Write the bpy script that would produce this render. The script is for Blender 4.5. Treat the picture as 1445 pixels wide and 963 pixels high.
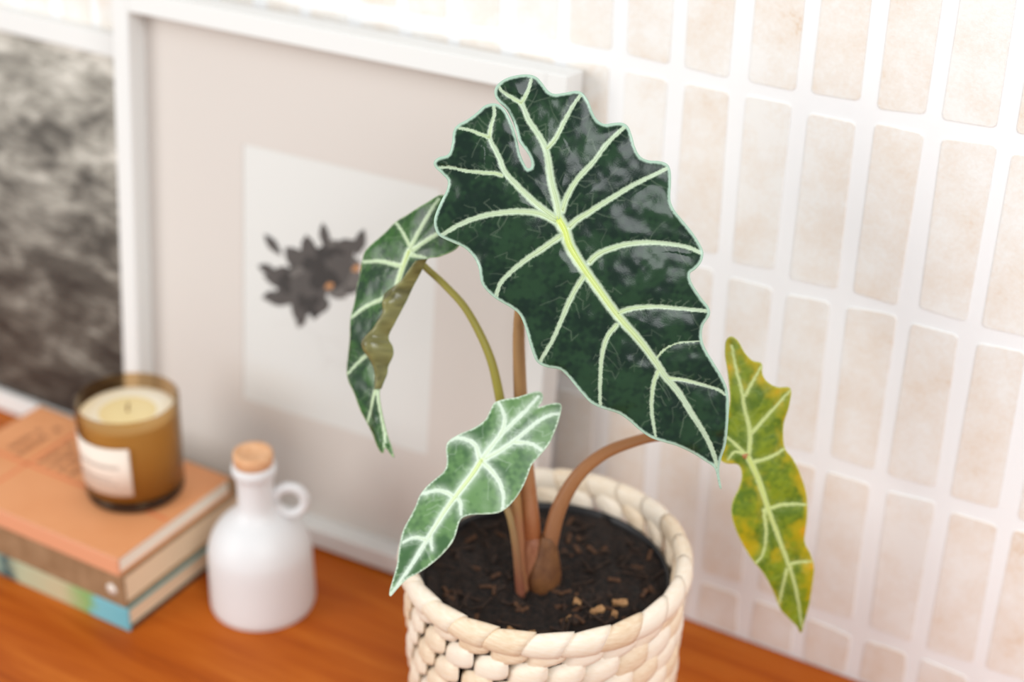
import bpy, bmesh, math, random
import numpy as np
from mathutils import Vector, Matrix
from mathutils.geometry import delaunay_2d_cdt

for o in list(bpy.data.objects): bpy.data.objects.remove(o)
scene = bpy.context.scene
COL = scene.collection

# ------------------------------------------------------------------ camera
PITCH, YAW, ROLL = 0.501452, -0.529590, 0.016982
CAM_POS = Vector((0.46104, -1.01309, 0.85561))
fwd = Vector((math.sin(YAW)*math.cos(PITCH), math.cos(YAW)*math.cos(PITCH), -math.sin(PITCH)))
rgt = Vector((math.cos(YAW), -math.sin(YAW), 0)); upv = rgt.cross(fwd)
cr = rgt*math.cos(ROLL) + upv*math.sin(ROLL); cu = -rgt*math.sin(ROLL) + upv*math.cos(ROLL)
cam_data = bpy.data.cameras.new('camera'); cam = bpy.data.objects.new('camera', cam_data); COL.objects.link(cam)
M = Matrix.Identity(4)
for i in range(3): M[i][0], M[i][1], M[i][2], M[i][3] = cr[i], cu[i], -fwd[i], CAM_POS[i]
cam.matrix_world = M
cam_data.sensor_fit = 'HORIZONTAL'; cam_data.sensor_width = 36.0
cam_data.lens = 2303.2/1445*36.0
cam_data.clip_start = 0.02; cam_data.clip_end = 50
cam_data.dof.use_dof = True; cam_data.dof.focus_distance = 1.0; cam_data.dof.aperture_fstop = 2.9
scene.camera = cam

# ------------------------------------------------------------------ light
world = bpy.data.worlds.new('World'); scene.world = world; world.use_nodes = True
bg = world.node_tree.nodes['Background']
bg.inputs['Color'].default_value = (.965, .985, 1.0, 1); bg.inputs['Strength'].default_value = 0.58
def area(name, loc, target, size, power, color=(1, 1, 1)):
    d = bpy.data.lights.new(name, 'AREA'); d.shape = 'RECTANGLE'; d.size, d.size_y = size; d.energy = power; d.color = color
    o = bpy.data.objects.new(name, d); COL.objects.link(o); o.location = loc
    o.rotation_euler = (Vector(target)-Vector(loc)).to_track_quat('-Z', 'Y').to_euler()
area('window_light', (-1.7, -2.6, 1.2), (-.05, -.15, .15), (1.5, 1.7), 47, (1, .995, .98))
area('wall_fill_light', (1.7, -1.6, 1.9), (.3, 0, .5), (1.2, 1.4), 42, (.95, .98, 1))  # added fill without a known source, brightens the upper right of the wall
scene.view_settings.view_transform = 'Standard'; scene.view_settings.look = 'None'
scene.view_settings.gamma = 1; scene.view_settings.use_curve_mapping = False
scene.view_settings.exposure = 0.04

# ------------------------------------------------------------------ helpers
rng = random.Random(7)
def lin(c):
    return tuple((x/12.92 if x <= .04045 else ((x+.055)/1.055)**2.4) for x in (v/255 for v in c))
def obj(name, verts, faces, mat=None, parent=None, smooth=False):
    me = bpy.data.meshes.new(name); me.from_pydata([tuple(v) for v in verts], [], [tuple(f) for f in faces]); me.update()
    o = bpy.data.objects.new(name, me); COL.objects.link(o)
    if mat: me.materials.append(mat)
    if parent: o.parent = parent
    if smooth: me.polygons.foreach_set('use_smooth', [True]*len(me.polygons))
    return o
def from_bm(name, bm, mat=None, parent=None, smooth=False):
    me = bpy.data.meshes.new(name); bm.to_mesh(me); bm.free()
    o = bpy.data.objects.new(name, me); COL.objects.link(o)
    if mat: me.materials.append(mat)
    if parent: o.parent = parent
    if smooth: me.polygons.foreach_set('use_smooth', [True]*len(me.polygons))
    return o
def empty(name, loc=(0, 0, 0), rot=(0, 0, 0)):
    o = bpy.data.objects.new(name, None); COL.objects.link(o); o.location = loc; o.rotation_euler = rot; o.empty_display_size = .02
    return o
def tag(o, label, cat, group=None, kind=None):
    if label: o['label'] = label
    if cat: o['category'] = cat
    if group: o['group'] = group
    if kind: o['kind'] = kind
    return o
def box_bm(x0, x1, y0, y1, z0, z1, bevel=0, seg=2):
    bm = bmesh.new(); r = bmesh.ops.create_cube(bm, size=1)
    for v in r['verts']:
        v.co = ((x0+x1)/2+v.co.x*(x1-x0), (y0+y1)/2+v.co.y*(y1-y0), (z0+z1)/2+v.co.z*(z1-z0))
    if bevel: bmesh.ops.bevel(bm, geom=list(bm.edges), offset=bevel, segments=seg, affect='EDGES', profile=.5)
    return bm
def box(name, x0, x1, y0, y1, z0, z1, mat, parent=None, bevel=0, seg=2):
    return from_bm(name, box_bm(x0, x1, y0, y1, z0, z1, bevel, seg), mat, parent, False)
def lathe(name, prof, mat, parent=None, n=64, center=(0, 0), smooth=True):
    vs, fs = [], []
    for r, z in prof:
        for k in range(n):
            a = 2*math.pi*k/n; vs.append((center[0]+r*math.cos(a), center[1]+r*math.sin(a), z))
    for i in range(len(prof)-1):
        for k in range(n):
            fs.append((i*n+k, i*n+(k+1) % n, (i+1)*n+(k+1) % n, (i+1)*n+k))
    return obj(name, vs, fs, mat, parent, smooth)
def catmull(P, per=8, closed=False):
    P = [np.array(p, float) for p in P]; n = len(P); out = []
    rngk = range(n if closed else n-1)
    for i in rngk:
        p0 = P[(i-1) % n] if closed or i > 0 else 2*P[0]-P[1]
        p1 = P[i]; p2 = P[(i+1) % n]
        p3 = P[(i+2) % n] if closed or i+2 < n else 2*P[-1]-P[-2]
        for k in range(per):
            t = k/per
            out.append(.5*(2*p1+(p2-p0)*t+(2*p0-5*p1+4*p2-p3)*t*t+(3*p1-p0-3*p2+p3)*t**3))
    if not closed: out.append(P[-1])
    return np.array(out)
def resample(L, step, closed=False):
    L = np.array(L)
    if closed: L = np.vstack([L, L[:1]])
    d = np.r_[0, np.cumsum(np.linalg.norm(np.diff(L, axis=0), axis=1))]
    n = max(2, int(round(d[-1]/step)))
    t = np.linspace(0, d[-1], n+1)
    if closed: t = t[:-1]
    return np.stack([np.interp(t, d, L[:, k]) for k in range(L.shape[1])], 1)
def tube(name, pts, radii, mat, parent=None, n=12, caps=True, flat=1.0, flat_dir=None):
    pts = [Vector(p) for p in pts]; vs, fs = [], []
    ref = Vector((0, 0, 1)) if flat_dir is None else Vector(flat_dir)
    for i, p in enumerate(pts):
        t = (pts[min(i+1, len(pts)-1)]-pts[max(i-1, 0)]).normalized()
        a = t.cross(ref)
        if a.length < 1e-3: a = t.cross(Vector((0, 1, .01)))
        a.normalize(); b = a.cross(t).normalized()
        for k in range(n):
            th = 2*math.pi*k/n; vs.append(p+a*(radii[i]*math.cos(th))+b*(radii[i]*flat*math.sin(th)))
    m = len(pts)
    for i in range(m-1):
        for k in range(n):
            fs.append((i*n+k, i*n+(k+1) % n, (i+1)*n+(k+1) % n, (i+1)*n+k))
    if caps:
        fs.append(tuple(range(n))[::-1]); fs.append(tuple((m-1)*n+k for k in range(n)))
    return obj(name, vs, fs, mat, parent, True)

# ------------------------------------------------------------------ materials
def mat(name, color=(.8, .8, .8), rough=.5, **kw):
    m = bpy.data.materials.new(name); m.use_nodes = True
    b = m.node_tree.nodes['Principled BSDF']
    b.inputs['Base Color'].default_value = (*color, 1); b.inputs['Roughness'].default_value = rough
    for k, v in kw.items(): b.inputs[k].default_value = v
    return m
def nt(m): return m.node_tree, m.node_tree.nodes, m.node_tree.links, m.node_tree.nodes['Principled BSDF']
def ramp(nodes, stops):
    r = nodes.new('ShaderNodeValToRGB'); e = r.color_ramp.elements
    while len(e) < len(stops): e.new(.5)
    for i, (p, c) in enumerate(stops): e[i].position = p; e[i].color = (*c, 1)
    return r
def coords(nodes, links, scale=(1, 1, 1), kind='Object', rot=(0, 0, 0)):
    tc = nodes.new('ShaderNodeTexCoord'); mp = nodes.new('ShaderNodeMapping')
    mp.inputs['Scale'].default_value = scale; mp.inputs['Rotation'].default_value = rot
    links.new(tc.outputs[kind], mp.inputs['Vector']); return mp.outputs['Vector']
def noise(nodes, links, vec, scale, detail=4, rough=.55, dist=0):
    n = nodes.new('ShaderNodeTexNoise'); n.inputs['Scale'].default_value = scale; n.inputs['Detail'].default_value = detail
    n.inputs['Roughness'].default_value = rough; n.inputs['Distortion'].default_value = dist; links.new(vec, n.inputs['Vector']); return n
def bump(nodes, links, bsdf, height, strength, distance=.001):
    b = nodes.new('ShaderNodeBump'); b.inputs['Strength'].default_value = strength; b.inputs['Distance'].default_value = distance
    links.new(height, b.inputs['Height']); links.new(b.outputs['Normal'], bsdf.inputs['Normal'])

def wood_mat():
    m = mat('oiled_wood', rough=.45, **{'Specular IOR Level': .2}); t, N, L, B = nt(m)
    v = coords(N, L, (1.2, 14, 14)); n = noise(N, L, v, 3.2, 6, .6, .6)
    v2 = coords(N, L, (3, 90, 90)); n2 = noise(N, L, v2, 3, 3, .6)
    mx = N.new('ShaderNodeMath'); mx.operation = 'MULTIPLY_ADD'; mx.inputs[1].default_value = .3
    L.new(n2.outputs['Fac'], mx.inputs[0]); L.new(n.outputs['Fac'], mx.inputs[2])
    r = ramp(N, [(.42, lin((138, 58, 4))), (.56, lin((168, 78, 10))), (.68, lin((180, 90, 18))), (.85, lin((196, 108, 34)))])
    L.new(mx.outputs[0], r.inputs['Fac']); L.new(r.outputs['Color'], B.inputs['Base Color'])
    return m
def tile_mat():
    # beige tile under a worn limewash; how much wash is left differs from tile to tile (object colour)
    m = mat('whitewashed_tile', rough=.55); t, N, L, B = nt(m)
    oi = N.new('ShaderNodeObjectInfo')
    v = coords(N, L, (1, 1, 1), 'Object')
    add = N.new('ShaderNodeVectorMath'); add.operation = 'ADD'; L.new(v, add.inputs[0]); L.new(oi.outputs['Location'], add.inputs[1])
    n = noise(N, L, add.outputs[0], 26, 3, .6); n2 = noise(N, L, add.outputs[0], 420, 3, .7)
    mx = N.new('ShaderNodeMath'); mx.operation = 'MULTIPLY_ADD'; mx.inputs[1].default_value = .55
    L.new(n2.outputs['Fac'], mx.inputs[0]); L.new(n.outputs['Fac'], mx.inputs[2])
    sp = N.new('ShaderNodeSeparateColor'); L.new(oi.outputs['Color'], sp.inputs[0])
    rn = N.new('ShaderNodeMath'); rn.operation = 'MULTIPLY_ADD'; rn.inputs[1].default_value = .62
    L.new(sp.outputs[0], rn.inputs[0]); L.new(mx.outputs[0], rn.inputs[2])
    r = ramp(N, [(.60, lin((205, 172, 138))), (.85, lin((220, 197, 172))), (1.0, lin((233, 222, 210)))])
    e = r.color_ramp.elements.new(.93); e.color = (*lin((229, 213, 196)), 1)
    r2 = N.new('ShaderNodeMapRange'); r2.inputs['From Min'].default_value = 1.0; r2.inputs['From Max'].default_value = 1.35; L.new(rn.outputs[0], r2.inputs['Value'])
    mc = N.new('ShaderNodeMix'); mc.data_type = 'RGBA'; L.new(r2.outputs[0], mc.inputs[0]); L.new(rn.outputs[0], r.inputs['Fac']); L.new(r.outputs['Color'], mc.inputs[6]); mc.inputs[7].default_value = (*lin((240, 238, 234)), 1)
    L.new(mc.outputs[2], B.inputs['Base Color'])
    bump(N, L, B, n2.outputs['Fac'], .3, .001)
    return m
def mortar_mat():
    m = mat('white_mortar', lin((242, 242, 242)), .8); t, N, L, B = nt(m)
    n = noise(N, L, coords(N, L), 120, 4, .6); bump(N, L, B, n.outputs['Fac'], .3, .001)
    return m
def photo_mat():
    # black and white photograph of foaming water: pale at the top, dark rocks below
    m = mat('sea_photograph', rough=.35); t, N, L, B = nt(m)
    tc = N.new('ShaderNodeTexCoord'); sp = N.new('ShaderNodeSeparateXYZ'); L.new(tc.outputs['Object'], sp.inputs[0])
    v = coords(N, L, (1, 1, 2.2), rot=(0, -.25, 0)); n = noise(N, L, v, 13, 9, .68, .5)
    v2 = coords(N, L, (1, 1, 3.5), rot=(0, -.3, 0)); n2 = noise(N, L, v2, 60, 6, .7)
    a = N.new('ShaderNodeMath'); a.operation = 'MULTIPLY_ADD'; a.inputs[1].default_value = .42; L.new(n2.outputs['Fac'], a.inputs[0]); L.new(n.outputs['Fac'], a.inputs[2])
    mr = N.new('ShaderNodeMapRange'); mr.inputs['From Min'].default_value = .06; mr.inputs['From Max'].default_value = .40
    mr.inputs['To Min'].default_value = -.16; mr.inputs['To Max'].default_value = .12; L.new(sp.outputs['Z'], mr.inputs['Value'])
    s = N.new('ShaderNodeMath'); s.operation = 'ADD'; L.new(a.outputs[0], s.inputs[0]); L.new(mr.outputs[0], s.inputs[1])
    r = ramp(N, [(.45, lin((38, 34, 30))), (.62, lin((92, 87, 79))), (.76, lin((160, 155, 144))), (.92, lin((222, 217, 206)))])
    L.new(s.outputs[0], r.inputs['Fac']); L.new(r.outputs['Color'], B.inputs['Base Color'])
    return m
def tinted_glass(name, tint, rough=.03):
    # thin coloured glass: clear tint plus a fresnel gloss
    m = bpy.data.materials.new(name); m.use_nodes = True; N, L = m.node_tree.nodes, m.node_tree.links; N.clear()
    out = N.new('ShaderNodeOutputMaterial'); tr = N.new('ShaderNodeBsdfTransparent'); gl = N.new('ShaderNodeBsdfGlossy'); fr = N.new('ShaderNodeLayerWeight'); pw = N.new('ShaderNodeMath'); mx = N.new('ShaderNodeMixShader')
    tr.inputs['Color'].default_value = (*tint, 1); gl.inputs['Roughness'].default_value = rough; fr.inputs['Blend'].default_value = .5; pw.operation = 'POWER'; pw.inputs[1].default_value = 4.0
    L.new(fr.outputs['Facing'], pw.inputs[0]); L.new(pw.outputs[0], mx.inputs[0]); L.new(tr.outputs[0], mx.inputs[1]); L.new(gl.outputs[0], mx.inputs[2]); L.new(mx.outputs[0], out.inputs['Surface'])
    return m
def leaf_mat(name, rough=.3, bumps=.25, spec=.5):
    m = mat(name, rough=rough); t, N, L, B = nt(m)
    at = N.new('ShaderNodeAttribute'); at.attribute_name = 'Col'; L.new(at.outputs['Color'], B.inputs['Base Color'])
    B.inputs['Specular IOR Level'].default_value = spec
    n = noise(N, L, coords(N, L), 900, 3, .6); bump(N, L, B, n.outputs['Fac'], bumps, .0004)
    B.inputs['Subsurface Weight'].default_value = 0.0
    return m
def stem_mat(name, low, high, z0, z1):
    m = mat(name, rough=.42); t, N, L, B = nt(m)
    g = N.new('ShaderNodeNewGeometry'); sp = N.new('ShaderNodeSeparateXYZ'); L.new(g.outputs['Position'], sp.inputs[0])
    n = noise(N, L, coords(N, L, (1, 1, .15)), 500, 3, .6)
    mr = N.new('ShaderNodeMapRange'); mr.inputs['From Min'].default_value = z0; mr.inputs['From Max'].default_value = z1; L.new(sp.outputs['Z'], mr.inputs['Value'])
    a = N.new('ShaderNodeMath'); a.operation = 'MULTIPLY_ADD'; a.inputs[1].default_value = .35; L.new(n.outputs['Fac'], a.inputs[0]); L.new(mr.outputs[0], a.inputs[2])
    r = ramp(N, [(.15, low), (1.0, high)]); L.new(a.outputs[0], r.inputs['Fac']); L.new(r.outputs['Color'], B.inputs['Base Color'])
    return m
def noisy(name, c0, c1, scale, rough=.6, bs=0, bd=.001, lo=.35, hi=.65, sc=(1, 1, 1)):
    m = mat(name, rough=rough); t, N, L, B = nt(m)
    n = noise(N, L, coords(N, L, sc), scale, 4, .6); r = ramp(N, [(lo, c0), (hi, c1)])
    L.new(n.outputs['Fac'], r.inputs['Fac']); L.new(r.outputs['Color'], B.inputs['Base Color'])
    if bs: bump(N, L, B, n.outputs['Fac'], bs, bd)
    return m
def spine_mat():
    m = mat('printed_spine', rough=.5); t, N, L, B = nt(m)
    g = N.new('ShaderNodeTexCoord'); sp = N.new('ShaderNodeSeparateXYZ'); L.new(g.outputs['Object'], sp.inputs[0])
    n = noise(N, L, coords(N, L, (40, 1, 90)), 1.6, 3, .6)
    a = N.new('ShaderNodeMath'); a.operation = 'MULTIPLY_ADD'; a.inputs[1].default_value = .03; L.new(n.outputs['Fac'], a.inputs[0]); L.new(sp.outputs['X'], a.inputs[2])
    mr = N.new('ShaderNodeMapRange'); mr.inputs['From Min'].default_value = -.255; mr.inputs['From Max'].default_value = .015; L.new(a.outputs[0], mr.inputs['Value'])
    r = ramp(N, [(0, lin((168, 190, 165))), (.40, lin((176, 200, 178))), (.50, lin((40, 80, 88))), (.54, lin((182, 190, 158))), (.72, lin((196, 186, 150))), (.84, lin((132, 176, 104))), (.87, lin((122, 190, 202))), (1, lin((112, 182, 196)))])
    L.new(mr.outputs[0], r.inputs['Fac']); L.new(r.outputs['Color'], B.inputs['Base Color'])
    return m

# ------------------------------------------------------------------ the setting
WOOD = wood_mat(); TILE = tile_mat(); MORTAR = mortar_mat()
wall = box('wall_back', -1.9, 1.7, 0, .12, -.8, 1.7, MORTAR); wall['kind'] = 'structure'
floor = box('floor', -1.9, 1.7, -2.4, .12, -.86, -.8, noisy('floor_boards', lin((150, 120, 92)), lin((172, 142, 112)), 6)); floor['kind'] = 'structure'
CW, RH, ROW0, GAP = .0468, .14023, .04713, .0128
def tile_mesh(w, h, seed):
    # rounded rectangle with slightly uneven hand-cut edges, its face just proud of the mortar
    r = random.Random(seed); pts = []; rad = .0035
    for cx, cz, a0 in ((w/2-rad, h/2-rad, 0), (-w/2+rad, h/2-rad, 90), (-w/2+rad, -h/2+rad, 180), (w/2-rad, -h/2+rad, 270)):
        jx, jz = r.uniform(-.0011, .0011), r.uniform(-.0014, .0014)
        for k in range(4):
            a = math.radians(a0+30*k); pts.append((cx+jx+rad*math.cos(a), cz+jz+rad*math.sin(a)))
    n = len(pts); vs = [(x*.985, -.0010, z*.996) for x, z in pts]+[(x, -.0005, z) for x, z in pts]+[(x, .004, z) for x, z in pts]
    fs = [tuple(range(n))]
    for q in (0, n):
        for k in range(n): fs.append((q+k, q+n+k, q+n+(k+1) % n, q+(k+1) % n))
    me = bpy.data.meshes.new('tile'); me.from_pydata(vs, [], fs); me.update(); me.materials.append(TILE)
    bm = bmesh.new(); bm.from_mesh(me); bmesh.ops.recalc_face_normals(bm, faces=bm.faces); bm.to_mesh(me); bm.free(); return me
full = [tile_mesh(CW-GAP, RH-GAP, s) for s in range(6)]
low_h = ROW0-GAP/2-.002
low = [tile_mesh(CW-GAP, low_h, 20+s) for s in range(3)]
for r in range(-1, 4):
    for c in range(-30, 16):
        if r == -1: me = low[rng.randrange(3)]; z = .002+low_h/2
        else: me = full[rng.randrange(6)]; z = ROW0+r*RH+RH/2
        o = bpy.data.objects.new('tile', me); COL.objects.link(o); o.parent = wall
        wash = .68+rng.uniform(-.17, .17); o.color = (wash, wash, wash, 1)
        o.location = ((c+.5)*CW+rng.uniform(-.0016, .0016), 0, z+(0 if r == -1 else rng.uniform(-.002, .002)))

# ------------------------------------------------------------------ sideboard
sb = empty('wooden_sideboard', (-.25, -.24, -.8))
tag(sb, 'orange-brown oiled wooden sideboard top standing against the tiled wall', 'sideboard')
def rel(o, p): o.location = Vector(o.location)-Vector(p.location)
top = box('top_board', -1.25, .95, -.48, -.0005, -.028, 0, WOOD, sb, .002); rel(top, sb)
bd = box('body', -1.22, .92, -.45, -.002, -.62, -.028, WOOD, sb); rel(bd, sb)
for x in (-1.15, .85):
    for y in (-.42, -.05):
        lg = box('leg', x-.025, x+.025, y-.025, y+.025, -.8, -.62, WOOD, sb, .003); rel(lg, sb)

# ------------------------------------------------------------------ picture frames
WHITE = mat('white_lacquer', lin((230, 229, 226)), .5)
def frame(name, loc, lean, yaw, w, h, t, member, recess, label):
    e = empty(name, loc, (-lean, 0, yaw)); tag(e, label, 'picture frame')
    # local: x 0..w, z 0..h, front at y=0, back at y=t
    for nm, x0, x1, z0, z1 in (('frame_side', 0, member, 0, h), ('frame_side', w-member, w, 0, h), ('frame_rail', member, w-member, 0, member), ('frame_rail', member, w-member, h-member, h)):
        box(nm, x0, x1, 0, t, z0, z1, WHITE, e, .0008, 1)
    box('backing_board', member, w-member, recess+.003, t-.001, member, h-member, WHITE, e)
    return e
f1 = frame('picture_frame', (-.07-.42*math.cos(.0436), -.078-.42*math.sin(.0436), .0030), math.radians(6), .0436, .42, .4595, .027, .017, .02,
           'square white box frame with a pale mat and a dark flower print')
MAT = mat('mat_board', lin((213, 205, 198)), .8); PAPER = mat('print_paper', lin((221, 220, 216)), .7)
mb = bmesh.new()
ix0, ix1, iz0, iz1 = .017, .403, .017, .4425; px0, px1, pz0, pz1 = .118, .308, .111, .3455
for a0, a1, b0, b1 in ((ix0, px0, iz0, iz1), (px1, ix1, iz0, iz1), (px0, px1, iz0, pz0), (px0, px1, pz1, iz1)):
    t_ = box_bm(a0, a1, .0207, .0225, b0, b1); me_ = bpy.data.meshes.new('tmp'); t_.to_mesh(me_); t_.free(); mb.from_mesh(me_); bpy.data.meshes.remove(me_)
from_bm('mat_board', mb, MAT, f1)
pr = box('flower_print', px0-.003, px1+.003, .0215, .0228, pz0-.003, pz1+.003, PAPER, f1)
# the printed flower: ink shapes lying on the paper
PET = [mat('ink_%d' % i, lin(c), .7) for i, c in enumerate(((58, 54, 52), (84, 79, 76), (108, 103, 99), (134, 129, 125)))]
INKO = mat('ink_orange', lin((196, 140, 92)), .7); INKL = mat('ink_line', lin((214, 211, 207)), .7)
bmf = bmesh.new(); prn = random.Random(3)
def petal(cx, cz, ang, L, Wd, lay, mi):
    ca, sa = math.cos(ang), math.sin(ang); pts = []
    prof = [(0, 0), (.2, .55), (.5, 1), (.78, .7), (1, 0), (.78, -.62), (.5, -.95), (.2, -.5)]
    for s, w in prof:
        u, v = s*L, w*Wd/2; pts.append(bmf.verts.new((cx+u*ca-v*sa, .0214-lay*.00001, cz+u*sa+v*ca)))
    f = bmf.faces.new(pts); f.material_index = mi
fcx, fcz = .192, .243
lay = 0
for (rad, L0, W0, n0) in ((.030, .032, .022, 13), (.020, .030, .024, 11), (.010, .026, .022, 8), (.0, .022, .018, 6)):
    for k in range(n0):
        a = 2*math.pi*k/n0+rad*40+prn.uniform(-.2, .2); lay += 1
        x = fcx+rad*math.cos(a)*.95-.3*L0*math.cos(a); z = fcz+rad*.62*math.sin(a)+rad*.38*math.cos(a)-.3*L0*.7*math.sin(a)
        petal(x, z, math.atan2(.75*math.sin(a)+.3*math.cos(a), math.cos(a))+prn.uniform(-.25, .25), L0*prn.uniform(.8, 1.1)*(.75+.3*abs(math.cos(a))), W0*prn.uniform(.7, 1.0), lay, prn.choice((0, 0, 0, 1, 1, 2)))
for (x, z, a, L0) in ((.158, .255, 2.45, .024), (.155, .238, 3.05, .022), (.160, .220, 3.5, .024), (.182, .214, 4.4, .022), (.203, .270, 1.75, .024), (.232, .272, 1.3, .026), (.24, .262, .8, .022)):
    lay += 1; petal(x, z, a, L0, .011, lay, prn.choice((0, 1)))
for (x, z) in ((.202, .236), (.228, .258), (.243, .272)):
    lay += 1; petal(x, z, .6, .011, .006, lay, 4)
fl = from_bm('printed_flower', bmf, None, pr)
for m_ in PET[:4]+[INKO]: fl.data.materials.append(m_)
sk = bmesh.new()
def stroke(P, w):
    P = catmull(P, 6)
    for a, b in zip(P[:-1], P[1:]):
        d = b-a; n = np.array((-d[1], d[0]))/max(1e-9, np.linalg.norm(d))*w/2
        sk.faces.new([sk.verts.new((q[0], .02138, q[1])) for q in (a-n, b-n, b+n, a+n)])
for P in ([(.15, .19), (.175, .197), (.20, .19), (.225, .196)], [(.195, .19), (.205, .172), (.222, .168), (.226, .182), (.212, .19)], [(.2, .16), (.212, .174), (.235, .17)]):
    stroke(P, .0008)
from_bm('pencil_line', sk, INKL, pr)

f2 = frame('picture_frame', (-.722, -.0660, .0021), math.radians(7.0), 0, .30, .406, .016, .02, .006,
           'white framed black and white photograph of foaming sea behind the book stack')
box('sea_photograph', .02, .28, .006, .009, .02, .388, photo_mat(), f2)

# ------------------------------------------------------------------ books
PAGE = noisy('page_edges', lin((226, 196, 160)), lin((240, 218, 186)), 3, .8, .3, .0006, sc=(1, 1, 400))
PAGEW = noisy('white_page_edges', lin((232, 220, 200)), lin((246, 238, 224)), 3, .8, .3, .0006, sc=(1, 1, 400))
def book(label, x0, x1, y0, y1, z0, z1, cover, spine, pages, board=.002, inset=.003, bottom=None):
    e = empty('book', (x1, y0, z0)); tag(e, label, 'book', 'stack of books under the candle')
    w, d, h = x1-x0, y1-y0, z1-z0
    box('cover', -w, 0, 0, d, h-board, h, cover, e, .0007)
    box('back_cover', -w, 0, 0, d, 0, board, bottom or cover, e, .0007)
    box('spine', -w, 0, -.0012, .0015, 0, h, spine, e, .0007)
    box('pages', -w+inset, -inset, .0015, d-inset, board, h-board, pages, e)
    return e
CB = noisy('brown_cloth', lin((142, 108, 74)), lin((160, 126, 92)), 60, .8)
b0 = book('thin book with teal cover and patchy coloured spine, lowest of the stack', -.60, -.338, -.258, -.105, 0, .022, mat('teal_cover', lin((92, 160, 160)), .5), spine_mat(), PAGE, bottom=mat('black_cover', lin((45, 38, 34)), .5))
b1 = book('thick brown cloth-bound book in the middle of the stack', -.59, -.340, -.257, -.098, .0221, .0541, CB, CB, PAGE, .0025)
o = lathe('sticker', [(0, -.0003), (.0052, -.0003), (.0052, .0003), (0, .0003)], mat('white_sticker', lin((236, 226, 214)), .5), b1, 20); o.rotation_euler = (math.pi/2, 0, 0); o.location = (-.0135, -.0014, .0145)
o['label'] = 'round white spot on the spine'
PEACH = noisy('peach_cover', lin((219, 147, 95)), lin((225, 155, 104)), 14, .55)
b2 = book('orange-peach paperback with dark title lines on top of the stack', -.567, -.342, -.2585, -.119, .0542, .0712, PEACH, mat('pink_spine', lin((226, 158, 120)), .55), PAGEW, .0016, .002)
INK = mat('dark_ink', lin((128, 72, 44)), .7); REDLINE = mat('red_line', lin((222, 118, 72)), .6)
zc = .01703
def letters(name, rows):
    bm = bmesh.new(); r = random.Random(5)
    for (x, ya, yb, hgt) in rows:
        y = ya
        while y < yb:
            w = r.uniform(.0022, .0036)
            if r.random() > .12:
                # blocky letter: two stems and a bar
                for (dx0, dx1, dy0, dy1) in ((0, hgt, 0, w*.3), (0, hgt*r.choice((.6, 1)), w*.62, w*.9), (hgt*.4, hgt*.6, 0, w*.9)):
                    bm.faces.new([bm.verts.new(q) for q in ((x-dx0, y+dy0, zc), (x-dx0, y+dy1, zc), (x-dx1, y+dy1, zc), (x-dx1, y+dy0, zc))])
            y += w*1.25
    return from_bm(name, bm, INK, b2)
X0, Y0 = -.342, -.2585
letters('title_lettering', [(-.533-X0, -.186-Y0, -.150-Y0, .0075), (-.520-X0, -.190-Y0, -.140-Y0, .0075)])
letters('title_lettering', [(-.494-X0, -.190-Y0, -.150-Y0, .007), (-.482-X0, -.190-Y0, -.138-Y0, .007), (-.470-X0, -.190-Y0, -.142-Y0, .007), (-.458-X0, -.190-Y0, -.138-Y0, .007)])
box('cover_line', -.225, -.004, -.196-Y0-.0013, -.196-Y0+.0013, zc, zc+.0001, REDLINE, b2)
box('cover_line', -.505-X0-.0012, -.505-X0+.0012, .001, .138, zc, zc+.0001, REDLINE, b2)

# ------------------------------------------------------------------ candle
cd = empty('candle', (-.3985, -.1745, .0714)); tag(cd, 'cream wax candle in an amber glass tumbler standing on the books', 'candle')
AMB = tinted_glass('amber_glass', (.80, .66, .47))
g = lathe('glass_tumbler', [(.0412, .0085), (.043, .089), (.0428, .0896), (.0408, .0896), (.0406, .089), (.0394, .0105)], AMB, cd, 72)
DK = mat('dark_glass_base', lin((40, 22, 12)), .12)
lathe('glass_base', [(0, 0), (.037, 0), (.0405, .002), (.0412, .006), (.0413, .0090), (.0392, .0106), (0, .0106)], DK, cd, 72)
WAX = noisy('cream_wax', lin((240, 231, 212)), lin((238, 226, 196)), 20, .5)
lathe('wax', [(0, .0108), (.0391, .0108), (.0401, .0765), (.038, .0772), (.024, .0766), (.012, .0762), (0, .0762)], WAX, cd, 64)
lathe('melt_pool', [(0, .0770), (.022, .0768), (.024, .0766)], mat('melted_wax', lin((236, 214, 158)), .25), cd, 48)
tube('wick', [(0, 0, .0765), (.0005, 0, .081), (.0015, .0005, .0845)], [.0011]*3, mat('wick', lin((150, 120, 80)), .9), cd, 8)
vs, fs = [], []
a0, a1, nn = math.radians(200), math.radians(312), 28
for i in range(nn+1):
    a = a0+(a1-a0)*i/nn
    for z in (.020, .066):
        r = .0412+(.043-.0412)*(z-.006)/.083+.0003; vs.append((r*math.cos(a), r*math.sin(a), z))
for i in range(nn): fs.append((2*i, 2*i+2, 2*i+3, 2*i+1))
lb = obj('paper_label', vs, fs, mat('label_paper', lin((238, 222, 206)), .7), cd, True)
sd = lb.modifiers.new('thick', 'SOLIDIFY'); sd.thickness = .0003; sd.offset = 1
bm = bmesh.new(); r_ = random.Random(11)
def arcquad(aa, ab, za, zb):
    R = .0412+(.043-.0412)*((za+zb)/2-.006)/.083+.0008
    bm.faces.new([bm.verts.new((R*math.cos(a), R*math.sin(a), z)) for a, z in ((aa, za), (ab, za), (ab, zb), (aa, zb))])
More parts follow.
